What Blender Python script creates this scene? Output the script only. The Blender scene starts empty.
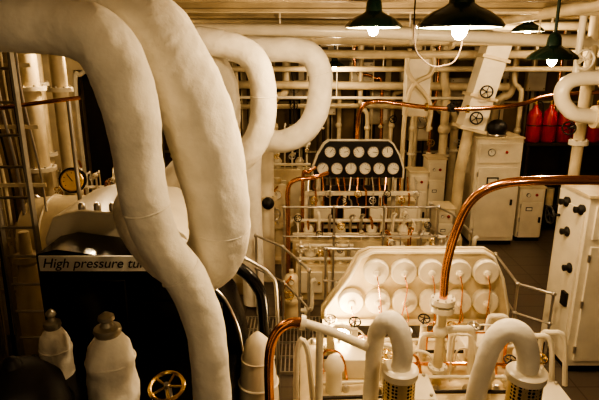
import bpy, math, random
from mathutils import Vector, Matrix, noise
R=random.Random(7)
# ------------------------------------------------------------------ materials
def mat(name,col,rough=.5,metal=0.,var=.12,scale=6,bump=.1,bscale=40,coat=0,emit=None,es=0,bd=.01):
    m=bpy.data.materials.new(name);m.use_nodes=True
    nt=m.node_tree;b=nt.nodes['Principled BSDF'];L=nt.links
    tc=nt.nodes.new('ShaderNodeTexCoord')
    n=nt.nodes.new('ShaderNodeTexNoise');n.inputs['Scale'].default_value=scale;n.inputs['Detail'].default_value=5
    L.new(tc.outputs['Object'],n.inputs['Vector'])
    r=nt.nodes.new('ShaderNodeValToRGB')
    r.color_ramp.elements[0].position=.3;r.color_ramp.elements[1].position=.7
    r.color_ramp.elements[0].color=(*[c*(1-var) for c in col],1)
    r.color_ramp.elements[1].color=(*[min(1,c*(1+var*.4)) for c in col],1)
    L.new(n.outputs['Fac'],r.inputs['Fac']);L.new(r.outputs['Color'],b.inputs['Base Color'])
    b.inputs['Roughness'].default_value=rough;b.inputs['Metallic'].default_value=metal
    b.inputs['Coat Weight'].default_value=coat
    if bump>0:
        n2=nt.nodes.new('ShaderNodeTexNoise');n2.inputs['Scale'].default_value=bscale;n2.inputs['Detail'].default_value=6
        L.new(tc.outputs['Object'],n2.inputs['Vector'])
        bp=nt.nodes.new('ShaderNodeBump');bp.inputs['Strength'].default_value=bump;bp.inputs['Distance'].default_value=bd
        L.new(n2.outputs['Fac'],bp.inputs['Height']);L.new(bp.outputs['Normal'],b.inputs['Normal'])
    if emit:
        b.inputs['Emission Color'].default_value=(*emit,1);b.inputs['Emission Strength'].default_value=es
    return m
LAG=mat('lagging_canvas',(.88,.83,.72),.85,var=.16,scale=5,bump=.55,bscale=12,bd=.02)
WHT=mat('cream_paint',(.72,.61,.42),.36,var=.22,scale=4,bump=.08,bscale=20)
WH2=mat('white_gloss_paint',(.84,.77,.62),.28,var=.12,scale=4,bump=.05)
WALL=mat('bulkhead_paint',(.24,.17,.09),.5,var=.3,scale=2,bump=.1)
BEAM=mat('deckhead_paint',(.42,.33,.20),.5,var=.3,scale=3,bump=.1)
BLK=mat('black_gloss_paint',(.006,.005,.005),.26,var=.2,bump=.03,coat=.1)
BKM=mat('black_matt',(.012,.010,.009),.5,var=.2)
COP=mat('polished_copper',(.86,.42,.25),.2,1,var=.2,scale=9,bump=.03)
BRS=mat('brass',(.80,.56,.24),.25,1,var=.15)
GLD=mat('gilt_dial',(.72,.48,.16),.35,.3,var=.2)
STL=mat('polished_steel',(.66,.62,.56),.28,.9,var=.15)
GRY=mat('grey_steel',(.34,.31,.26),.45,.4,var=.2)
CAP=mat('dull_nickel',(.42,.38,.30),.35,.5,var=.2)
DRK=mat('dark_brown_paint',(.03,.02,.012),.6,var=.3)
RED=mat('red_paint',(.40,.007,.004),.4,var=.2,bump=.02)
GRN=mat('green_enamel',(.010,.030,.020),.22,var=.2,bump=.02,coat=.3)
INW=mat('white_enamel',(.85,.8,.7),.3,var=.03,bump=0)
DIAL=mat('dial_face',(.88,.84,.72),.4,var=.04,bump=0)
CAB=mat('cable_rubber',(.02,.013,.008),.9)
BULB=mat('bulb_glow',(1,.9,.7),.3,bump=0,emit=(1,.80,.48),es=90)
PLATE=mat('label_plate',(.85,.82,.72),.4,var=.04,bump=0)
def perforated():
    m=mat('perforated_brass',(.6,.42,.18),.35,.8);nt=m.node_tree;b=nt.nodes['Principled BSDF'];L=nt.links
    tc=nt.nodes.new('ShaderNodeTexCoord');v=nt.nodes.new('ShaderNodeTexVoronoi');v.inputs['Scale'].default_value=42
    v.inputs['Randomness'].default_value=.1
    r=nt.nodes.new('ShaderNodeValToRGB');r.color_ramp.interpolation='CONSTANT'
    r.color_ramp.elements[0].color=(.01,.007,.004,1);r.color_ramp.elements[1].position=.42;r.color_ramp.elements[1].color=(.72,.6,.4,1)
    L.new(tc.outputs['Object'],v.inputs['Vector']);L.new(v.outputs['Distance'],r.inputs['Fac']);L.new(r.outputs['Color'],b.inputs['Base Color'])
    return m
PERF=perforated()
def floormat():
    m=mat('floor_plate_paint',(.10,.075,.05),.35,.1);nt=m.node_tree;b=nt.nodes['Principled BSDF'];L=nt.links
    tc=nt.nodes.new('ShaderNodeTexCoord');br=nt.nodes.new('ShaderNodeTexBrick');br.offset=0
    br.inputs['Scale'].default_value=.7;br.inputs['Mortar Size'].default_value=.006
    br.inputs['Color1'].default_value=(.14,.115,.09,1);br.inputs['Color2'].default_value=(.13,.108,.083,1);br.inputs['Mortar'].default_value=(.08,.062,.045,1)
    L.new(tc.outputs['Object'],br.inputs['Vector']);L.new(br.outputs['Color'],b.inputs['Base Color']);return m
FLR=floormat()
# ------------------------------------------------------------------ mesh builder
def AX(loc,axis=(0,0,1)):
    return Matrix.Translation(Vector(loc))@Vector(axis).to_track_quat('Z','Y').to_matrix().to_4x4()
def catmull(pts,res):
    P=[Vector(p) for p in pts];P=[2*P[0]-P[1]]+P+[2*P[-1]-P[-2]];o=[]
    for i in range(1,len(P)-2):
        for k in range(res):
            t=k/res;a,b,c,d=P[i-1],P[i],P[i+1],P[i+2]
            o.append(.5*((2*b)+(c-a)*t+(2*a-5*b+4*c-d)*t*t+(3*b-a-3*c+d)*t**3))
    o.append(P[-2]);return o
class MB:
    def __init__(s): s.v=[];s.f=[];s.mi=[];s.m=[];s.M=Matrix()
    def add(s,vs,fs,m,M=None):
        if m not in s.m:s.m.append(m)
        k=s.m.index(m);o=len(s.v);T=s.M@M if M is not None else s.M
        s.v+=[T@Vector(v) for v in vs]
        for f in fs:s.f.append([i+o for i in f]);s.mi.append(k)
        return s
    def box(s,c,d,m,M=None):
        x,y,z=c;a,b,e=d[0]/2,d[1]/2,d[2]/2
        vs=[(x+i*a,y+j*b,z+k*e) for i in(-1,1) for j in(-1,1) for k in(-1,1)]
        return s.add(vs,[(0,1,3,2),(4,6,7,5),(0,4,5,1),(2,3,7,6),(0,2,6,4),(1,5,7,3)],m,M)
    def lathe(s,prof,m,M=None,n=24):
        vs=[];fs=[]
        for r,z in prof:
            for i in range(n):
                a=2*math.pi*i/n;vs.append((r*math.cos(a),r*math.sin(a),z))
        for j in range(len(prof)-1):
            for i in range(n):
                i2=(i+1)%n;fs.append((j*n+i,j*n+i2,(j+1)*n+i2,(j+1)*n+i))
        if prof[0][0]>1e-4:fs.append(tuple(range(n))[::-1])
        if prof[-1][0]>1e-4:fs.append(tuple((len(prof)-1)*n+i for i in range(n)))
        return s.add(vs,fs,m,M)
    def cyl(s,a,b,r,m,r2=None,n=14):
        a=Vector(a);b=Vector(b);L=(b-a).length
        return s.lathe([(r,0),(r2 if r2 is not None else r,L)],m,AX(a,b-a),n)
    def ball(s,c,r,m,n=14,sz=1):
        return s.lathe([(max(1e-5,r*math.sin(math.pi*i/8)),-r*sz*math.cos(math.pi*i/8)) for i in range(9)],m,Matrix.Translation(c),n)
    def torus(s,c,Rr,r,m,axis=(0,0,1),n=28,k=8):
        vs=[];fs=[]
        for i in range(n):
            a=2*math.pi*i/n
            for j in range(k):
                b=2*math.pi*j/k;q=Rr+r*math.cos(b);vs.append((q*math.cos(a),q*math.sin(a),r*math.sin(b)))
        for i in range(n):
            for j in range(k):
                fs.append((i*k+j,((i+1)%n)*k+j,((i+1)%n)*k+(j+1)%k,i*k+(j+1)%k))
        return s.add(vs,fs,m,AX(c,axis))
    def tube(s,pts,r,m,n=12,res=6,wob=0,smooth=True,seed=0):
        rr=r if isinstance(r,(list,tuple)) else [r]*len(pts)
        if smooth:
            P=catmull(pts,res);Q=[]
            for i in range(len(pts)-1):
                for k in range(res):Q.append(rr[i]+(rr[i+1]-rr[i])*k/res)
            Q.append(rr[-1])
        else:P=[Vector(p) for p in pts];Q=list(rr)
        T=[(P[min(i+1,len(P)-1)]-P[max(i-1,0)]).normalized() for i in range(len(P))]
        u=T[0].orthogonal().normalized();vs=[];fs=[]
        for i,p in enumerate(P):
            u=(u-T[i]*u.dot(T[i])).normalized();w=T[i].cross(u)
            for k in range(n):
                a=2*math.pi*k/n;d=u*math.cos(a)+w*math.sin(a);q=Q[i]
                if wob:
                    pp=p+d*q
                    q*=1+wob*(noise.noise(pp*5+Vector((seed,0,0)))*1.1+noise.noise(pp*11+Vector((0,seed,0)))*.6+(.5-abs(noise.noise(pp*17)))*.5)
                vs.append(p+d*q)
        for i in range(len(P)-1):
            for k in range(n):
                k2=(k+1)%n;fs.append((i*n+k,i*n+k2,(i+1)*n+k2,(i+1)*n+k))
        fs.append(tuple(range(n))[::-1]);fs.append(tuple((len(P)-1)*n+i for i in range(n)))
        return s.add(vs,fs,m)
    def prism(s,poly,y0,y1,m,M=None):
        n=len(poly);vs=[(x,y0,z) for x,z in poly]+[(x,y1,z) for x,z in poly]
        fs=[tuple(range(n)),tuple(range(2*n-1,n-1,-1))]+[(i,i+n,(i+1)%n+n,(i+1)%n) for i in range(n)]
        return s.add(vs,fs,m,M)
    def wheel(s,c,axis,Rr,m,stem=.12,sm=None,sp=5):
        s.torus(c,Rr,Rr*.13,m,axis,22,7);M=AX(c,axis)
        for i in range(sp):
            a=2*math.pi*i/sp;s.cyl(M@Vector((0,0,0)),M@Vector((Rr*math.cos(a),Rr*math.sin(a),0)),Rr*.08,m,n=6)
        s.cyl(M@Vector((0,0,Rr*.25)),M@Vector((0,0,-stem)),Rr*.16,sm or m,n=10);return s
    def gauge(s,c,axis,r,bez=BRS,face=DIAL,ang=.6):
        M=AX(c,axis)
        s.lathe([(r*.95,-.05),(r,-.01),(r,.015),(r*.9,.02),(r*.89,.012)],bez,M,24)
        s.lathe([(r*.9,.008),(r*.9,.013)],face,M,24)
        s.box((0,r*.3,.016),(r*.07,r*.75,.004),BKM,M@Matrix.Rotation(ang,4,'Z'))
        for i in range(9):
            a=-2.2+i*.55;s.box((0,r*.72,.015),(r*.05,r*.14,.003),BKM,M@Matrix.Rotation(a,4,'Z'))
        return s
    def flange(s,c,axis,r,m,t=.03,bolts=8):
        M=AX(c,axis);s.lathe([(r,-t),(r,t)],m,M,24)
        for i in range(bolts):
            a=2*math.pi*i/bolts;s.lathe([(r*.09,t),(r*.09,t+r*.12)],STL,M@Matrix.Translation((r*.84*math.cos(a),r*.84*math.sin(a),0)),6)
        return s
    def done(s,name,bevel=0,ang=.7):
        me=bpy.data.meshes.new(name);me.from_pydata([tuple(v) for v in s.v],[],s.f)
        for m in s.m:me.materials.append(m)
        me.polygons.foreach_set('material_index',s.mi);me.polygons.foreach_set('use_smooth',[True]*len(s.f))
        me.update();me.set_sharp_from_angle(angle=ang)
        o=bpy.data.objects.new(name,me);bpy.context.scene.collection.objects.link(o)
        if bevel:
            b=o.modifiers.new('bevel','BEVEL');b.width=bevel;b.segments=2;b.limit_method='ANGLE';b.angle_limit=1.0
        return o
def light(name,loc,e,size=.07,col=(1,.73,.43)):
    l=bpy.data.lights.new(name,'POINT');l.energy=e;l.color=col;l.shadow_soft_size=size
    o=bpy.data.objects.new(name,l);o.location=loc;bpy.context.scene.collection.objects.link(o);return o
# ------------------------------------------------------------------ room
XL,XR,YB,ZC=-4.6,6.2,11.6,3.95
MB().box(((XL+XR)/2,5.0,-.05),(XR-XL,13.4,.1),FLR).done('floor')
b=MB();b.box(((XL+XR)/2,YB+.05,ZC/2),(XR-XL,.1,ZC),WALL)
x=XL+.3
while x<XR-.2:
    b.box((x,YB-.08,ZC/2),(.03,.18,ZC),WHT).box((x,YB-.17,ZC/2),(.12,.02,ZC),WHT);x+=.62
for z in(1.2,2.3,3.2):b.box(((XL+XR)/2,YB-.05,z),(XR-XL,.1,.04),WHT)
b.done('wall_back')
b=MB();b.box((XL-.05,5,ZC/2),(.1,13.3,ZC),WALL)
for i in range(14):b.box((XL+.09,-.8+i*.92,ZC/2),(.18,.03,ZC),WHT)
b.done('wall_left')
b=MB();b.box((XR+.05,5,ZC/2),(.1,13.3,ZC),WALL)
for i in range(14):b.box((XR-.09,-.8+i*.92,ZC/2),(.18,.03,ZC),WHT)
b.done('wall_right')
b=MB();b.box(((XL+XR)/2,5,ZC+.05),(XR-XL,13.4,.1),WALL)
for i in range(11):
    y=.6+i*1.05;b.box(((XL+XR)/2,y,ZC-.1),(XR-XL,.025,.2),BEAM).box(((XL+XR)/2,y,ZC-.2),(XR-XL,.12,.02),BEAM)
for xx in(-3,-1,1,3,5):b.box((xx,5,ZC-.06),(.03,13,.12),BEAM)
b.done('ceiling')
b=MB();yp=9.0
b.box((-4.2,yp,ZC/2),(.8,.06,ZC),WHT).box((-2.85,yp,ZC/2),(.5,.06,ZC),WHT).box((-3.45,yp,3.5),(.7,.06,.9),WHT)
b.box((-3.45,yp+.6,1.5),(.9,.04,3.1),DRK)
b.tube([(-3.78,yp-.05,.05),(-3.78,yp-.05,2.7),(-3.66,yp-.05,2.98),(-3.45,yp-.05,3.05),(-3.24,yp-.05,2.98),(-3.12,yp-.05,2.7),(-3.12,yp-.05,.05)],.04,WH2,n=8)
b.done('door_1')
# ------------------------------------------------------------------ great lagged steam pipes
def lagged(name,pts,r,n=36,res=14,wob=.06,seams=(),seed=0,mt=LAG):
    b=MB();b.tube(pts,r,mt,n=n,res=res,wob=wob,seed=seed)
    P=catmull(pts,res);rr=r if isinstance(r,(list,tuple)) else [r]*len(pts)
    for t in seams:
        i=int(t*(len(P)-2));d=(P[i+1]-P[i]).normalized();j=min(len(rr)-1,int(round(t*(len(rr)-1))))
        b.torus(P[i],rr[j]*1.0,.006,mt,d+Vector((0,.1,.05)),36,6)
    return b.done(name,ang=1.2)
lagged('lagged_steam_pipe',[(-2.4,2.75,3.50),(-1.64,2.72,3.50),(-1.18,2.65,3.5),(-.89,2.6,3.48),(-.70,2.6,3.38),(-.58,2.62,3.17),(-.485,2.62,2.9),(-.43,2.6,2.6),(-.425,2.61,2.39),(-.49,2.66,2.21),(-.63,2.76,2.13),(-.82,2.92,2.15),(-1.02,3.15,2.25),(-1.15,3.45,2.28),(-1.2,3.8,2.25),(-1.2,3.95,2.0)],
  [.15,.155,.165,.18,.188,.187,.18,.168,.158,.15,.145,.14,.135,.13,.12,.12],n=72,res=22,seams=(.52,),seed=3)
lagged('lagged_steam_pipe',[(-2.4,2.38,3.43),(-1.5,2.38,3.43),(-1.12,2.35,3.43),(-.87,2.32,3.37),(-.77,2.3,3.22),(-.735,2.3,3.05),(-.725,2.3,2.87),(-.71,2.3,2.64),(-.66,2.32,2.43),(-.555,2.34,2.24),(-.475,2.32,2.02),(-.45,2.3,1.71),(-.45,2.3,1.2),(-.45,2.3,.02)],
  [.12,.125,.128,.13,.128,.122,.112,.106,.104,.102,.098,.095,.095,.095],n=72,res=22,seams=(.55,.68),seed=9)
lagged('lagged_exhaust_pipe',[(-2.2,5.3,3.7),(-1.6,5.3,3.66),(-1.1,5.3,3.47),(-.84,5.3,3.23),(-.73,5.3,2.92),(-.75,5.35,2.56),(-.95,5.4,2.25),(-1.3,5.5,2.1),(-1.5,5.6,1.6),(-1.5,5.6,.05)],.125,n=40,res=12,seams=(.3,),seed=4)
lagged('lagged_exhaust_pipe',[(-1.6,5.0,3.42),(-.95,5,3.42),(-.58,5,3.36),(-.39,5,3.2),(-.34,5,2.9),(-.38,5,2.6),(-.52,5.05,2.36),(-.8,5.2,2.13),(-1.05,5.25,1.9),(-1.1,5.25,1.4),(-1.1,5.25,.05)],.125,n=40,res=12,seams=(.4,),seed=5)
lagged('lagged_branch_pipe',[(-1.2,6.2,3.36),(-.3,6.2,3.36),(.08,6.2,3.32),(.23,6.2,3.12),(.23,6.2,2.8),(.13,6.2,2.5),(-.14,6.25,2.3),(-.5,6.4,2.25),(-.62,6.45,2.0),(-.62,6.45,.05)],.14,n=40,res=12,seams=(.35,),seed=6)
# ------------------------------------------------------------------ overhead pipe runs
def run(name,pts,r,m=WHT,hang=True,fl=(),smooth=True):
    b=MB();b.tube(pts,r,m,n=14,res=5,smooth=smooth)
    for p,ax in fl:b.flange(p,ax,r*1.7,m,.025)
    if hang:
        a,c=Vector(pts[0]),Vector(pts[-1])
        for t in(.2,.5,.8):
            q=a.lerp(c,t);b.cyl((q.x,q.y,q.z),(q.x,q.y,ZC-.02),.012,m,n=6)
    return b.done(name)
run('overhead_pipe',[(-1.3,6.7,3.6),(1,6.7,3.56),(4,6.7,3.42)],.075,WH2,fl=[((1.4,6.7,3.54),(1,0,0))])
run('overhead_pipe',[(-4,7.4,3.72),(6,7.4,3.66)],.06,WHT,smooth=False)
run('overhead_pipe',[(-4,8.2,3.55),(6,8.2,3.5)],.09,WHT,smooth=False,fl=[((2.3,8.2,3.53),(1,0,0)),((.2,8.2,3.53),(1,0,0))])
run('overhead_pipe',[(-4,9.1,3.36),(2,9.1,3.3),(6,9.1,3.32)],.07,WHT)
run('overhead_pipe',[(-3,9.6,3.05),(6,9.6,3.05)],.05,WHT,smooth=False)
run('overhead_pipe',[(-2,10.2,2.75),(4,10.2,2.7)],.08,WHT,smooth=False)
run('overhead_pipe',[(-2,10.4,2.3),(2,10.4,2.3),(2.3,10.4,2.0),(2.3,10.4,.1)],.05,WHT)
run('overhead_pipe',[(-2,10.0,2.52),(3.4,10.0,2.5)],.03,WH2,smooth=False)
run('overhead_pipe',[(-2,5.9,3.78),(3.4,5.9,3.74),(3.9,5.9,3.6)],.045,WHT)
run('overhead_pipe',[(2.6,4.6,3.72),(2.6,9.4,3.72)],.06,WHT,smooth=False)
run('overhead_pipe',[(-3.2,3.5,3.7),(-3.2,8.9,3.66)],.09,WHT,smooth=False)
run('overhead_pipe',[(-3.6,3.5,3.4),(-3.5,8.8,3.4)],.06,WHT,smooth=False)
for y,z in((10.6,3.45),(8.6,3.74)):
    b=MB();b.box((1,y,z),(9,.3,.015),BEAM)
    for i in range(5):b.cyl((-3.5,y-.11+i*.055,z+.025),(5.5,y-.11+i*.055,z+.025),.016,CAB if i%2 else WHT,n=6)
    for i in range(8):b.cyl((-3+i*1.1,y,z),(-3+i*1.1,y,ZC-.02),.01,WHT,n=6)
    b.done('cable_tray')
# ------------------------------------------------------------------ pendant lamps, with further ones added as fill light
def lamp(x,y,zr,r,shade=GRN,power=60,top=ZC-.02):
    b=MB();M=Matrix.Translation((x,y,zr));h=r*.7
    out=[(r,0),(r*1.02,.012),(r*.93,h*.25),(r*.7,h*.5),(r*.42,h*.68),(r*.30,h*.8),(r*.27,h*1.2),(r*.2,h*1.45),(r*.08,h*1.55)]
    inn=[(r*.2,h*.6),(r*.40,h*.62),(r*.67,h*.45),(r*.9,h*.2),(r*.97,.004)]
    b.lathe(out,shade,M,32);b.f=[f for f in b.f if not(len(f)==32 and 0 in f)];b.mi=b.mi[:len(b.f)]
    b.lathe(inn,INW,M,32);b.f=b.f[:-1];b.mi=b.mi[:-1]
    b.cyl((x,y,zr+h*1.3),(x,y,top),.014,shade,n=8)
    b.ball((x,y,zr-.005),r*.19,BULB,sz=1.3);b.cyl((x,y,zr+.03),(x,y,zr+h*.9),r*.12,BRS,n=10)
    b.done('pendant_or_fill_lamp')
    light('lamp_or_fill_light',(x,y,zr-.10),power)
lamp(.58,4.3,3.50,.22,power=100)
lamp(.82,2.8,3.43,.215,power=85)
lamp(2.11,4.5,3.26,.2,power=65)
lamp(2.92,7.0,3.58,.2,power=45)
lamp(-2.6,6.6,3.5,.2,power=60)  # extra lamp added to light the left rear
lamp(0.6,9.2,3.1,.18,power=38)  # extra lamp added to brighten the far middle
lamp(4.6,8.4,3.5,.2,power=35)  # extra lamp added to brighten the far right
lamp(-.9,.1,3.62,.2,power=10)  # weak fill light added out of view, given a lamp shade
lamp(1.3,.4,3.62,.2,power=45)  # main fill light added out of view, built like the pendants
b=MB();b.tube([(.62,2.95,3.9),(.62,2.95,3.40),(.68,2.95,3.27),(.78,2.95,3.24),(.88,2.95,3.34),(.91,2.95,3.9)],.004,CAB,n=6);b.done('hanging_cable')
# ------------------------------------------------------------------ far gauge board + control stand
poly=[(.22,1.45),(1.60,1.45),(1.60,1.60),(1.53,1.80),(1.43,1.97),(1.36,2.02),(.46,2.02),(.39,1.97),(.29,1.80),(.22,1.60)]
def shrink(p,k):
    cx=sum(a for a,_ in p)/len(p);cz=sum(c for _,c in p)/len(p);return [(cx+(a-cx)*k,cz+(c-cz)*k) for a,c in p]
b=MB();b.prism(shrink(poly,1.05),7.93,8.06,WH2).prism(poly,7.90,7.94,BKM)
for i in range(5):b.gauge((.47+i*.22,7.885,1.86),(0,-1,0),.087,STL,ang=R.uniform(-2,2))
for i in range(6):b.gauge((.36+i*.218,7.885,1.6),(0,-1,0),.092,STL,ang=R.uniform(-2,2))
for xx in(.3,1.5):b.cyl((xx,8.0,0),(xx,8.0,1.5),.04,WH2)
b.box((.9,8.02,.9),(1.0,.04,.8),DRK)
b.done('gauge_board')
def manifold(name,x0,x1,y,z0,z1,n,depth=.25,base=True,ms=(COP,WH2,STL,WH2)):
    b=MB()
    if base:
        b.box(((x0+x1)/2,y,z0/2),(x1-x0,depth,z0),WHT)
        k=max(2,int((x1-x0)/.35));w=(x1-x0)/k
        for i in range(k):
            b.box((x0+(i+.5)*w,y-depth/2-.02,z0*.55),(w*.8,.05,z0*.6),WH2)
            b.ball((x0+(i+.8)*w,y-depth/2-.06,z0*.55),.02,BRS,n=8)
    for k in range(2):b.cyl((x0,y-.05+k*.1,z0+.08+k*(z1-z0)*.45),(x1,y-.05+k*.1,z0+.08+k*(z1-z0)*.45),.028,WH2,n=10)
    for i in range(n):
        x=x0+(i+.5)*(x1-x0)/n;m=R.choice(ms);h=z0+(z1-z0)*R.uniform(.6,1)
        b.tube([(x,y-.02,z0),(x,y-.04,h-.06),(x+R.uniform(-.06,.06),y,h),(x,y+depth*.4,h-.05),(x,y+depth*.45,z0)],R.choice([.011,.015,.02]),m,n=8,res=4)
        if i%2==0:
            zz=R.uniform(z0+.1,z1);b.cyl((x,y-.03,z0),(x,y-.03,zz),.016,WH2,n=8);b.wheel((x,y-.17,zz),(0,-1,.4),R.uniform(.035,.055),R.choice([BRS,STL,BKM,STL]),.14,WH2);b.ball((x,y-.05,zz),.04,WHT)
        if i%3==1:
            b.lathe([(.06,z0),(.06,z0+.1),(.08,z0+.11),(.08,z0+.14),(.045,z0+.2)],WH2,Matrix.Translation((x,y+.02,0)),14)
    return b.done(name,bevel=.01)
b=MB()
b.box((.95,8.3,.5),(1.9,.3,1.0),WHT)
for x in(.1,.7,1.25,1.85):b.box((x,7.75,.62),(.05,.05,1.24),WH2)
b.box((.98,7.75,1.24),(1.8,.06,.06),WH2).box((.98,7.75,.7),(1.8,.06,.05),WH2)
for i in range(16):
    x=.14+i*.11;h=1.0+.3*R.random();b.tube([(x,7.72,.5),(x,7.68,h),(x+.05*R.uniform(-1,1),7.76,h+.08),(x,7.9,1.46)],.013,COP if i%3 else STL,n=8,res=4)
for i in range(8):b.wheel((.22+i*.22,7.55,1.18+.1*(i%2)),(0,-1,.2),.05,[BRS,STL,BKM][i%3],.2,WH2)
for x in(.35,.8,1.2,1.65):b.box((x,7.62,.95),(.26,.16,.2),WH2)
b.done('manoeuvring_console',bevel=.01)
manifold('valve_manifold',-.1,1.9,7.2,.7,1.1,13)
manifold('valve_manifold',-.05,.75,6.75,.5,.85,6)
manifold('valve_manifold',-1.9,-.7,6.9,.8,1.4,9)
manifold('valve_manifold',-3.4,-2.4,7.1,1.0,1.9,8)
manifold('valve_manifold',-2.2,-1.3,9.4,1.2,2.2,8)
manifold('valve_manifold',-1.0,.2,9.3,1.3,2.1,9)
manifold('valve_manifold',1.2,2.2,6.9,.55,.95,7)
manifold('valve_manifold',-3.6,-2.7,5.8,.9,1.6,7)
b=MB();b.tube([(.05,7.5,.0),(.05,7.5,1.5),(.12,7.5,1.62),(.24,7.7,1.65)],.025,COP,n=10)
b.tube([(-.16,6.95,.0),(-.16,6.95,1.1),(-.16,6.95,1.5),(-.06,6.95,1.64),(.19,7,1.66),(.4,7.3,1.66)],.03,COP,n=10)
b.done('copper_drain_pipe')
b=MB();b.tube([(.91,8.25,1.0),(.91,8.2,1.9),(.91,8.1,2.36),(.97,8.05,2.54),(1.1,8,2.61),(1.3,8,2.61),(1.9,8,2.53),(2.5,8,2.5),(3.3,8.0,2.56),(3.95,8.3,2.68),(5.4,8.8,2.72)],.034,COP,n=12)
for x,z in((1.93,2.53),(2.56,2.5)):b.flange((x,8,z),(1,0,0),.06,BRS,.02)
b.wheel((2.3,7.85,2.55),(0,-1,0),.07,BKM,.15);b.ball((2.3,8,2.52),.065,BKM)
b.done('copper_steam_pipe')
# ------------------------------------------------------------------ near gauge board, seen from behind
poly=[(.22,1.0),(1.86,1.0),(1.86,1.12),(1.78,1.42),(1.68,1.62),(1.60,1.67),(.62,1.67),(.52,1.62),(.42,1.42),(.22,1.12)]
T=Matrix.Translation((0,4.2,0))
b=MB();b.prism(poly,-.02,.05,WHT,T);b.prism(shrink(poly,1.03),.05,.09,WHT,T)
P2=[(x,4.17,z) for x,z in shrink(poly,.985)];b.tube(P2+[P2[0]],.014,WH2,n=8,smooth=False)
G=[(.66+i*.235,1.5) for i in range(5)]+[(.45+i*.235,1.22) for i in range(6)]
for x,z in G:
    b.lathe([(.112,0),(.112,.06),(.102,.072),(.03,.076),(.03,.10),(.015,.11)],WH2,AX((x,4.18,z),(0,-1,0)),28)
    b.tube([(x,4.1,z),(x,4.05,z-.03),(x+.02,4.05,z-.14),(x+R.uniform(-.06,.06),4.07,1.02),(x,4.05,.9)],.006,COP,n=6,res=4)
for x in(.3,1.78):b.cyl((x,4.25,0),(x,4.25,1.05),.035,WHT)
b.cyl((.2,4.12,1.03),(1.88,4.12,1.03),.03,WHT)
b.done('gauge_board',bevel=.008)
b=MB();b.tube([(2.9,3.3,2.5),(2.15,3.2,2.53),(1.65,3.2,2.535),(1.31,3.25,2.50),(1.14,3.3,2.38),(1.07,3.35,2.16),(1.035,3.4,1.87),(1.03,3.4,1.62)],.03,COP,n=16,res=8)
b.flange((1.03,3.4,1.60),(0,0,1),.085,WH2,.02);b.cyl((1.03,3.4,1.6),(1.03,3.4,.93),.035,WHT)
b.flange((1.03,3.4,1.54),(0,0,1),.085,WH2,.02);b.flange((1.03,3.4,1.05),(0,0,1),.07,WH2,.015)
b.tube([(1.03,3.4,1.36),(1.2,3.42,1.36),(1.28,3.45,1.3),(1.3,3.45,.95)],.028,WH2,n=12);b.ball((1.03,3.4,1.36),.055,WH2)
b.done('copper_steam_pipe')
# ------------------------------------------------------------------ gearing casing in the foreground
b=MB()
b.box((1.0,3.3,.42),(2.0,1.5,.84),WHT)
b.prism([(.0,.84),(2.0,.84),(1.9,.92),(.1,.92)],2.5,4.05,WHT)
for i in range(9):
    for y in(2.6,3.3,3.95):b.lathe([(.03,0),(.03,.03),(.015,.05)],STL,Matrix.Translation((.12+i*.22,y,.92)),6)
for c,s_ in(((.45,3.6,1.0),(.35,.3,.16)),((.78,3.15,1.0),(.3,.3,.14)),((1.5,3.75,1.0),(.4,.25,.18)),((1.75,3.1,.98),(.2,.3,.12))):
    b.box(c,s_,WH2)
    for dx in(-1,1):
        for dy in(-1,1):b.lathe([(.015,0),(.015,.02)],STL,Matrix.Translation((c[0]+dx*s_[0]*.38,c[1]+dy*s_[1]*.38,c[2]+s_[2]/2)),6)
b.done('turbine_gear_casing',bevel=.012)
b=MB()
for i in range(18):
    x=.18+i*.095;y=R.uniform(3.35,3.95);h=R.uniform(1.1,1.38)
    b.tube([(x,y,.93),(x,y,h-.05),(x+.05,y-.02,h),(x+.14,y-.05,h-.03),(x+.18,y-.08,.93)],R.choice([.008,.012,.02]),COP if i%3==0 else WH2,n=8,res=4)
for i in range(9):
    x=.25+i*.185;y=R.uniform(3.2,3.85);zt=R.uniform(1.08,1.25);b.cyl((x,y,.92),(x,y,zt),.028,WH2);b.flange((x,y,.98),(0,0,1),.055,WHT,.012);b.wheel((x,y,zt+.06),(0,-.4,1),.045,[STL,BKM,BRS][i%3],.1)
for x,y in((.66,3.45),(1.3,3.2),(1.68,3.45),(.25,3.3)):
    b.lathe([(.06,.92),(.06,1.1),(.075,1.11),(.075,1.14),(.045,1.2),(.02,1.22)],WH2,Matrix.Translation((x,y,0)),18)
for i in range(5):
    y=3.15+i*.17;b.tube([(.15,y,.97),(.7,y+.03,.97),(.8,y,1.02),(1.5,y,1.02),(1.8,y+.03,.96)],.014,[DRK,WH2,COP][i%3],n=8)
b.done('oil_pipe_cluster')
def strainer(x,y,top,r=.1):
    b=MB();M=Matrix.Translation((x,y,0))
    b.lathe([(r,.9),(r,top-.05)],PERF,M,32)
    b.lathe([(r*1.12,top-.06),(r*1.15,top-.05),(r*1.15,top-.015),(r*.95,top),(r*.7,top)],WH2,M,32)
    b.lathe([(r*1.1,.9),(r*1.1,.95)],WH2,M,32);return b
b=strainer(.63,2.85,1.42);b.tube([(.63,2.85,1.38),(.64,2.85,1.52),(.61,2.86,1.66),(.56,2.88,1.72),(.51,2.92,1.66),(.49,3.0,1.5),(.48,3.05,.95)],[.062,.064,.066,.066,.06,.055,.05],LAG,n=26,res=8,wob=.04);b.done('lubricating_oil_strainer')
b=strainer(1.35,2.7,1.50);b.tube([(1.35,2.7,1.46),(1.345,2.7,1.6),(1.29,2.7,1.73),(1.21,2.71,1.755),(1.15,2.73,1.68),(1.115,2.75,1.5),(1.10,2.8,1.2),(1.10,2.8,.92)],[.062,.064,.066,.066,.064,.06,.06,.06],LAG,n=26,res=8,wob=.04);b.done('lubricating_oil_strainer')
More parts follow.
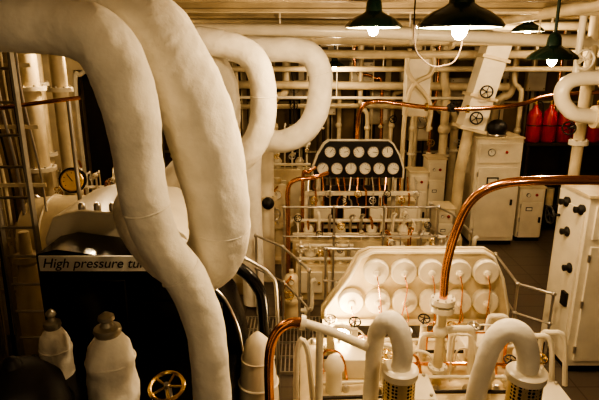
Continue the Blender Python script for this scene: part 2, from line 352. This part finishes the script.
b=MB();b.tube([(-.2,3,.0),(-.2,3,.9),(-.2,3,1.37),(-.155,3,1.56),(-.065,3,1.64),(.03,3,1.645)],.032,COP,n=14)
b.tube([(.02,3,1.645),(.2,3,1.58),(.44,2.98,1.48)],.03,WH2,n=14);b.flange((.02,3,1.645),(1,0,-.2),.05,WH2,.015)
b.cyl((.13,3,.92),(.13,3,1.62),.025,WH2);b.tube([(-.02,3.1,.0),(-.02,3.1,1.3),(.05,3.1,1.4),(.1,3.1,.9)],.02,WH2,n=8)
b.done('copper_oil_pipe')
b=MB();b.cyl((.36,3.9,.9),(.36,3.9,1.0),.04,BRS);b.ball((.36,3.9,1.06),.055,BULB);b.torus((.36,3.9,1.06),.07,.006,STL,(0,1,0));b.torus((.36,3.9,1.06),.07,.006,STL,(1,0,0));b.done('inspection_lamp')
light('inspection_light',(.36,3.8,1.2),10,.06)
# ------------------------------------------------------------------ high-pressure turbine casing
b=MB()
b.prism([(-1.85,0),(-.42,0),(-.42,1.2),(-.5,1.55),(-.62,1.72),(-.8,1.86),(-1.7,1.985),(-1.85,1.95)],3.4,3.8,BLK)
b.box((-1.5,3.38,1.35),(.55,.03,.85),BLK).box((-.85,3.38,1.25),(.6,.03,.7),BLK)
b.tube([(-.42,3.38,.4),(-.42,3.38,1.2),(-.5,3.38,1.55),(-.62,3.38,1.72),(-.8,3.38,1.86)],.012,STL,n=8)
for i in range(7):b.ball((-1.74+i*.21,3.36,.98),.014,BRS)
b.box((-1.2,2.85,.6),(1.5,1.0,1.2),BLK)
b.prism([(-2.0,0),(-.75,0),(-.75,1.7),(-.9,1.95),(-1.15,2.1),(-1.7,2.14),(-1.92,2.08),(-2.0,1.9)],3.85,4.75,WH2)
for i in range(5):b.lathe([(.03,0),(.03,.05),(.015,.07)],STL,Matrix.Translation((-1.7+i*.12,3.9,2.12)),8)
for i in range(6):b.ball((-1.95+i*.22,3.84,1.8),.02,STL)
b.done('turbine_casing',bevel=.02)
b=MB();b.box((-1.36,3.33,1.915),(.86,.015,.11),PLATE);b.box((-1.36,3.36,1.9),(.06,.06,.04),STL);lab=b.done('nameplate')
cu=bpy.data.curves.new('plate_lettering','FONT');cu.body='High pressure turbine';cu.size=.098;cu.shear=.3;cu.extrude=.001;cu.align_x='LEFT';cu.align_y='CENTER'
t=bpy.data.objects.new('lettering',cu);t.location=(-1.77,3.32,1.917);t.rotation_euler=(math.pi/2,0,0);cu.materials.append(BKM);bpy.context.scene.collection.objects.link(t);t.parent=lab
def bonnet(x,y,z0,z1,r):
    b=MB();h=z1-z0;M=Matrix.Translation((x,y,z0))
    n=40;base=[(r*.92,0),(r*.98,h*.1),(r*.95,h*.2),(r*1.03,h*.32),(r*1.0,h*.45),(r*.97,h*.58),(r*1.03,h*.7),(r*.98,h*.8),(r*.84,h*.88),(r*.6,h*.95),(r*.4,h)]
    prof=[]
    for i in range(len(base)-1):
        for k in range(3):
            t=k/3;prof.append((base[i][0]*(1-t)+base[i+1][0]*t,base[i][1]*(1-t)+base[i+1][1]*t))
    prof.append(base[-1])
    o=len(b.v);b.lathe(prof,LAG,M,n)
    for i in range(o,len(b.v)):
        v=b.v[i];k=1+.10*noise.noise(v*11)+.07*noise.noise(v*27);b.v[i]=Vector((x+(v.x-x)*k,y+(v.y-y)*k,v.z))
    b.torus((x,y,z0+h*.72),r*1.0,.007,LAG)
    b.lathe([(r*.5,h-.01),(r*.58,h+.015),(r*.54,h+.035),(r*.3,h+.045),(r*.22,h+.07),(r*.34,h+.085),(r*.32,h+.105),(r*.12,h+.125),(r*.02,h+.13)],CAP,M,18)
    b.done('lagged_valve_bonnet')
bonnet(-1.08,2.62,1.2,1.79,.135);bonnet(-1.64,3.1,1.0,1.56,.10)
b=MB();b.box((-1.62,3.1,.5),(.3,.3,1.0),BLK);b.done('bonnet_pedestal')
b=MB();b.cyl((-.76,2.65,1.2),(-.76,2.6,1.46),.02,STL);b.wheel((-.76,2.58,1.47),(0,-.35,1),.095,BRS,.05,STL);b.flange((-.76,2.65,1.22),(0,0,1),.07,BKM);b.done('valve_handwheel')
b=MB();b.lathe([(.24,0),(.25,1.55),(.22,1.7),(.14,1.79),(.05,1.82),(.03,1.86),(.001,1.87)],BKM,Matrix.Translation((-1.42,2.25,0)),32);b.torus((-1.42,2.25,1.55),.25,.015,BLK);b.done('bearing_cover')
b=MB();b.lathe([(.16,0),(.15,.9),(.14,1.0),(.115,1.2),(.085,1.33),(.05,1.37),(.02,1.4),(.001,1.41)],WH2,Matrix.Translation((-.30,3.3,0)),28);b.torus((-.30,3.3,1.0),.142,.01,WH2);b.torus((-.30,3.3,1.2),.117,.006,WH2);b.done('relief_valve_cowl')
b=MB()
b.tube([(-.3,3.9,0),(-.3,3.9,1.2),(-.36,3.9,1.5),(-.56,3.9,1.7)],.05,BLK,n=14);b.tube([(-.2,4.2,0),(-.2,4.2,1.2),(-.26,4.2,1.45),(-.5,4.2,1.62)],.018,STL,n=10)
b.done('gland_steam_pipe')
b=MB();b.lathe([(.3,-.9),(.42,-.85),(.45,-.6),(.45,.5),(.4,.7),(.25,.8)],WHT,AX((-2.1,5.5,1.35),(1,0,0)),28)
for q in(-.6,-.2,.2,.5):b.torus((-2.1+q,5.5,1.35),.455,.012,WH2,(1,0,0),32,6)
b.box((-2.1,5.5,.45),(1.1,.5,.9),WHT);b.done('low_pressure_turbine_casing')
b=MB();b.lathe([(.13,-.25),(.14,0),(.15,.02)],BLK,AX((-2.62,5.85,1.9),(.3,-1,.2)),24);b.gauge((-2.615,5.82,1.905),(.3,-1,.2),.125,BRS,face=GLD);b.cyl((-2.66,6.1,0),(-2.66,6.1,1.9),.04,WHT);b.box((-2.66,6.02,1.0),(.16,.12,.3),WH2);b.done('engine_telegraph')
b=MB();b.box((-1.6,6.35,.95),(.5,.1,1.9),DRK)
for i,(x,z) in enumerate(((-1.72,1.75),(-1.5,1.78),(-1.7,1.5),(-1.48,1.52),(-1.6,1.28))):b.gauge((x,6.28,z),(0,-1,0),.09,BRS,ang=i)
b.done('instrument_panel')
# ------------------------------------------------------------------ ladder on the left
b=MB()
for x in(-2.42,-2.14):b.box((x,4.0,1.95),(.02,.06,3.9),GRY)
for i in range(15):b.cyl((-2.42,4,.2+i*.25),(-2.14,4,.2+i*.25),.012,STL,n=8)
b.done('steel_ladder')
b=MB();b.tube([(-3.0,4.6,2.80),(-2.3,4.6,2.89),(-1.95,4.7,2.93)],.018,COP,n=8);b.cyl((-2.95,4.6,2.8),(-2.95,4.6,0),.02,STL);b.cyl((-2.05,4.68,2.92),(-2.05,4.68,0),.02,STL);b.done('copper_handrail')
b=MB()
for i in range(9):
    x=-3.3+i*.075;b.tube([(x,5.2,3.9),(x-.03,5.2,3.0),(x+.05*R.uniform(-1,1),5.25,2.0),(x+.03,5.2,1.0),(x,5.2,0)],.012+.006*(i%2),[WHT,CAB,STL][i%3],n=8)
for z in(.8,1.4,2.0,2.6,3.2):b.box((-2.97,5.22,z),(.7,.02,.04),WHT)
b.done('cable_bundle')
for x,y,r in((-2.84,6.3,.09),(-3.3,6.5,.12),(-3.7,7.5,.1),(-2.5,7.6,.07),(-1.9,8.3,.09)):
    b=MB();b.cyl((x,y,0),(x,y,ZC),r,WHT,n=18)
    for z in(.9,1.9,2.9):b.flange((x,y,z),(0,0,1),r*1.6,WH2,.025)
    b.wheel((x,y-r*2.6,1.5),(0,-1,0),r*1.1,STL,r*2)
    b.done('vertical_pipe')
b=MB();b.lathe([(.1,0),(.16,.1),(.2,.4),(.2,.8),(.12,1.05),(.08,1.25),(.13,1.3),(.13,1.36),(.06,1.38),(.05,1.6)],WHT,Matrix.Translation((-2.75,4.9,0)),26);b.done('air_vessel')
# ------------------------------------------------------------------ electrical cabinets
def cabinet(x0,x1,y0,y1,z1,front=True):
    b=MB();cx=(x0+x1)/2;w=x1-x0
    b.box((cx,(y0+y1)/2,z1/2+.04),(w,y1-y0,z1-.08),WH2).box((cx,(y0+y1)/2,.04),(w*.94,(y1-y0)*.94,.08),BKM)
    b.box((cx,(y0+y1)/2,z1+.01),(w+.04,y1-y0+.04,.03),WHT)
    if front:
        b.box((cx,y0-.015,z1*.41),(w*.86,.03,z1*.66),WH2).box((cx,y0-.012,z1*.87),(w*.86,.024,z1*.18),WH2)
        for z in(.15,.42,.68):b.cyl((cx-w*.44,y0-.03,z1*z-.04),(cx-w*.44,y0-.03,z1*z+.04),.014,STL,n=8)
        b.box((cx-w*.1,y0-.03,z1*.62),(w*.26,.01,w*.16),BKM);b.box((cx-w*.1,y0-.034,z1*.62),(w*.2,.01,w*.1),DIAL)
        b.ball((cx+w*.15,y0-.03,z1*.88),.025,RED,n=10);b.gauge((cx-w*.18,y0-.03,z1*.88),(0,-1,0),w*.08,BKM)
        b.box((cx+w*.35,y0-.04,z1*.42),(.03,.03,.1),BKM)
    return b
b=cabinet(3.03,3.82,8.8,9.5,1.92);b.ball((3.4,8.95,2.08),.17,BKM,sz=.9);b.torus((3.4,8.95,1.97),.15,.02,STL);b.done('switchgear_cabinet',bevel=.012)
b=cabinet(3.95,4.4,9.0,9.6,1.0);b.done('switchgear_cabinet',bevel=.012)
b=cabinet(2.85,3.8,4.9,5.5,1.95)
for y,z in((5.0,1.8),(5.3,1.8),(5.2,1.5),(5.05,1.15)):b.lathe([(.05,0),(.055,.03),(.03,.05),(.035,.09),(.001,.1)],BKM,AX((2.85,y,z),(-1,0,0)),16)
b.box((2.84,5.2,1.0),(.02,.5,1.6),WH2);b.wheel((2.72,5.4,1.62),(-1,0,0),.09,BKM,.14);b.box((2.82,5.05,.8),(.04,.1,.15),BKM)
b.done('switchgear_cabinet',bevel=.012)
for i in range(6):
    x=4.32+i*.28;b=MB();M=Matrix.Translation((x,9.6,1.74))
    b.lathe([(.11,0),(.13,.03),(.13,.46),(.11,.55),(.04,.62),(.035,.68)],RED,M,20);b.cyl((x,9.6,2.4),(x,9.6,2.5),.03,BRS);b.tube([(x,9.6,2.47),(x+.08,9.52,2.45),(x+.1,9.5,2.2)],.012,BKM,n=6);b.torus((x,9.6,2.05),.132,.01,BKM);b.done('fire_extinguisher')
b=MB();b.box((5.05,9.65,1.71),(1.8,.42,.05),DRK).box((5.05,9.85,.86),(1.8,.05,1.7),DRK)
for x in(4.2,5.0,5.9):b.box((x,9.65,.85),(.05,.4,1.7),DRK)
for z in(.5,1.1):b.box((5.05,9.65,z),(1.8,.4,.04),DRK)
for i in range(7):b.cyl((4.35+i*.22,9.6,.52),(4.35+i*.22,9.6,.52+R.uniform(.2,.4)),.07,R.choice([WHT,GRY,BRS]))
b.done('storage_rack')
b=MB();RT=Matrix.Translation((2.93,8.4,2.95))@Matrix.Rotation(.23,4,'Y')
b.box((0,0,0),(.36,.36,1.7),WH2,RT)
for z in(-.82,-.3,.3):b.box((0,0,z),(.44,.44,.05),WHT,RT)
b.tube([(2.74,8.4,2.15),(2.68,8.4,1.7),(2.66,8.45,1.3),(2.66,8.5,.0)],.09,WHT);b.wheel((2.86,8.1,2.75),(-.3,-1,0),.09,BKM,.1);b.wheel((2.74,8.1,2.35),(-.3,-1,0),.09,BKM,.1)
b.done('ventilation_duct',bevel=.01)
b=MB();b.tube([(4.3,6,3.02),(3.5,6,3.05),(3.1,6,3.03),(2.97,6,2.9),(3.05,6,2.72),(3.3,6,2.62),(4.3,6,2.6)],.085,WH2,n=18);b.flange((3.45,6,3.05),(1,0,0),.13,WHT);b.flange((3.4,6,2.61),(1,0,0),.13,WHT);b.wheel((3.1,5.85,3.25),(0,-1,0),.1,WH2,.2);b.cyl((3.1,6,3.05),(3.1,6,3.93),.04,WH2);b.done('return_bend_pipe')
b=MB();b.cyl((3.62,6.7,0),(3.62,6.7,ZC),.07,WHT);b.flange((3.62,6.7,2.2),(0,0,1),.12,WH2);b.wheel((3.42,6.6,2.4),(-1,-1,0),.08,BKM,.2);b.done('vertical_pipe')
# ------------------------------------------------------------------ back-wall equipment
def jbox(x,y,z,w,h):
    y=11.3;b=MB();b.box((x,y,z),(w,.16,h),WHT).box((x,y-.09,z),(w*.9,.03,h*.9),WH2)
    for dx in(-1,1):
        for dz in(-1,1):b.ball((x+dx*w*.38,y-.11,z+dz*h*.38),.012,BRS,n=8)
    for k in range(2):b.cyl((x-w*.2+k*w*.4,y,z-h/2),(x-w*.2+k*w*.4,y,.02),.02,CAB,n=8)
    if R.random()<.5:b.gauge((x,y-.11,z),(0,-1,0),min(w,h)*.28)
    b.done('junction_box',bevel=.008)
for q in((-1.7,11,2.7,.45,.6),(-.9,11,2.1,.4,.4),(-.1,11,2.6,.5,.35),(.6,11,2.3,.35,.5),(1.3,11.1,2.95,.5,.4),(1.7,11,2.2,.4,.7),(2.3,11,2.9,.35,.35),(2.6,10.9,1.9,.5,.8),(3.4,11,2.6,.45,.45),(4.2,11,3.0,.5,.4),(5.0,11,2.8,.4,.5),(-2.3,11,1.7,.5,.8),(0,11,1.6,.45,.5),(3.9,10.9,1.9,.4,.6)):jbox(*q)
for i in range(22):
    x=-2.4+i*.33+R.uniform(-.12,.12);y=R.uniform(9.85,10.9);r=R.choice([.02,.03,.045,.08]);b=MB()
    zt=R.uniform(2.0,3.2);x2=x+R.uniform(-.6,.6)
    b.tube([(x,y,0),(x,y,zt-.3),(x+(x2-x)*.3,y,zt),(x2,y,zt+.2),(x2,y,ZC)],r,R.choice([WHT,WH2,DRK,COP]) if r<.04 else WHT,n=12)
    b.flange((x,y,1.4),(0,0,1),r*1.8,WH2,.02)
    if i%2:b.wheel((x,y-r*3.5,1.9+R.uniform(-.4,.6)),(0,-1,0),.07,R.choice([BKM,STL,BRS]),r*3.5)
    b.ball((x,y,1.9),r*1.5,WHT);b.done('riser_pipe')
b=MB();b.box((2.05,9.3,2.75),(.42,.25,1.0),WH2)
b.tube([(1.85,9.1,3.4),(1.85,9.1,3.0),(2.25,9.1,2.5),(2.25,9.1,2.0)],.04,WHT,n=10);b.tube([(2.25,9.1,3.4),(2.25,9.1,3.0),(1.85,9.1,2.5),(1.85,9.1,0)],.04,WHT,n=10);b.cyl((2.05,9.3,3.2),(2.05,9.3,3.9),.05,WHT)
b.done('valve_chest',bevel=.01)
for x,y,w,h in((1.95,8.9,.3,1.3),(2.3,9.1,.32,1.5),(2.2,8.0,.3,.9)):
    b=cabinet(x,x+w,y,y+.4,h);b.done('control_cabinet',bevel=.01)
def pump(x,y,s,k=0):
    b=MB();M=Matrix.Translation((x,y,0))@Matrix.Scale(s,4)
    b.lathe([(.26,0),(.26,.06),(.18,.08),(.18,.5),(.24,.52),(.24,.58),(.17,.6),(.17,.95),(.12,1.08),(.05,1.12),(.05,1.2)],WHT,M,26)
    for i in range(8):
        a=i*math.pi/4;b.lathe([(.02,.58),(.02,.62)],STL,M@Matrix.Translation((.21*math.cos(a),.21*math.sin(a),0)),6)
    q=lambda a,c,d:tuple(M@Vector((a,c,d)))
    b.tube([q(.15,-.05,.3),q(.35,-.05,.3),q(.42,-.05,.4),q(.42,-.05,.9),q(.5,-.05,1.0)],.05*s,WH2,n=12);b.flange(q(.3,-.05,.3),(1,0,0),.09*s,WH2,.02)
    b.wheel(q(-.05,-.28,.75),(0,-1,0),.09*s,[STL,BKM,BRS][k%3],.1);b.gauge(q(0,-.19,1.0),(0,-1,.2),.06*s)
    b.tube([q(-.15,-.1,.2),q(-.2,-.2,.5),q(-.15,-.22,.9),q(0,-.1,1.1)],.014,COP,n=8);b.done('circulating_pump')
for i,(x,y,s) in enumerate(((-.35,8.2,1.15),(-1.1,8.5,1.2),(-1.75,7.8,1.1),(-2.5,8.4,1.1),(4.4,7.8,.9),(-.1,6.0,.6),(2.3,7.3,.7))):pump(x,y,s,i)
b=MB();b.cyl((-.47,7.3,0),(-.47,7.3,2.2),.1,WH2,n=18);b.flange((-.47,7.3,1.3),(0,0,1),.15,WHT);b.lathe([(.1,2.2),(.06,2.32),(.001,2.34)],WH2,Matrix.Translation((-.47,7.3,0)),18);b.ball((-.45,7.15,1.25),.09,BKM);b.done('vertical_separator')
b=MB()
for i in range(24):b.box((-.65+i*.045,5.4,.06),(.012,1.2,.03),STL)
for i in range(5):b.box((-.13,4.8+i*.3,.06),(1.1,.012,.03),STL)
for x in(-.67,.42):b.box((x,5.4,.03),(.03,1.2,.06),GRY)
b.done('floor_grating')
def rail(pts,h,mids=(),r=.016,name='guard_railing',base=0):
    b=MB();top=[(x,y,h) for x,y in pts];b.tube(top,r,STL,n=10,smooth=False)
    for m in mids:b.tube([(x,y,m) for x,y in pts],r*.8,STL,n=8,smooth=False)
    for x,y in pts:
        b.cyl((x,y,base),(x,y,h),r,STL,n=8)
        for z in(h,)+tuple(mids):b.ball((x,y,z),r*1.8,STL,n=10)
    return b.done(name)
rail([(-.2,6.45),(.45,6.45),(1.1,6.45),(1.8,6.45)],1.40,(1.0,))
rail([(-.55,6.2),(-.2,5.8),(.0,5.35),(.1,5.1)],1.1,(.65,))
rail([(.3,5.6),(1.0,5.6),(1.7,5.7),(2.0,6.4)],1.15,(.75,))
rail([(2.5,6.2),(2.42,5.3),(2.7,5.05)],.85,(.5,))
rail([(2.1,8.0),(2.3,7.4),(2.3,6.6)],1.0,(.6,))
rail([(-1.6,6.1),(-.9,6.2)],1.1,(.6,))
# ------------------------------------------------------------------ light & camera
w=bpy.data.worlds.new('World');bpy.context.scene.world=w;w.use_nodes=True
w.node_tree.nodes['Background'].inputs[0].default_value=(1,.76,.50,1);w.node_tree.nodes['Background'].inputs[1].default_value=.11
try:bpy.context.scene.view_settings.look='AgX - High Contrast'
except Exception as e:print(e)
cam=bpy.data.cameras.new('camera');cam.sensor_width=36;cam.lens=36*520/599;cam.clip_start=.05
co=bpy.data.objects.new('camera',cam);co.location=(0,0,3.3);co.rotation_euler=(math.radians(90-15.63),0,0)
bpy.context.scene.collection.objects.link(co);bpy.context.scene.camera=co
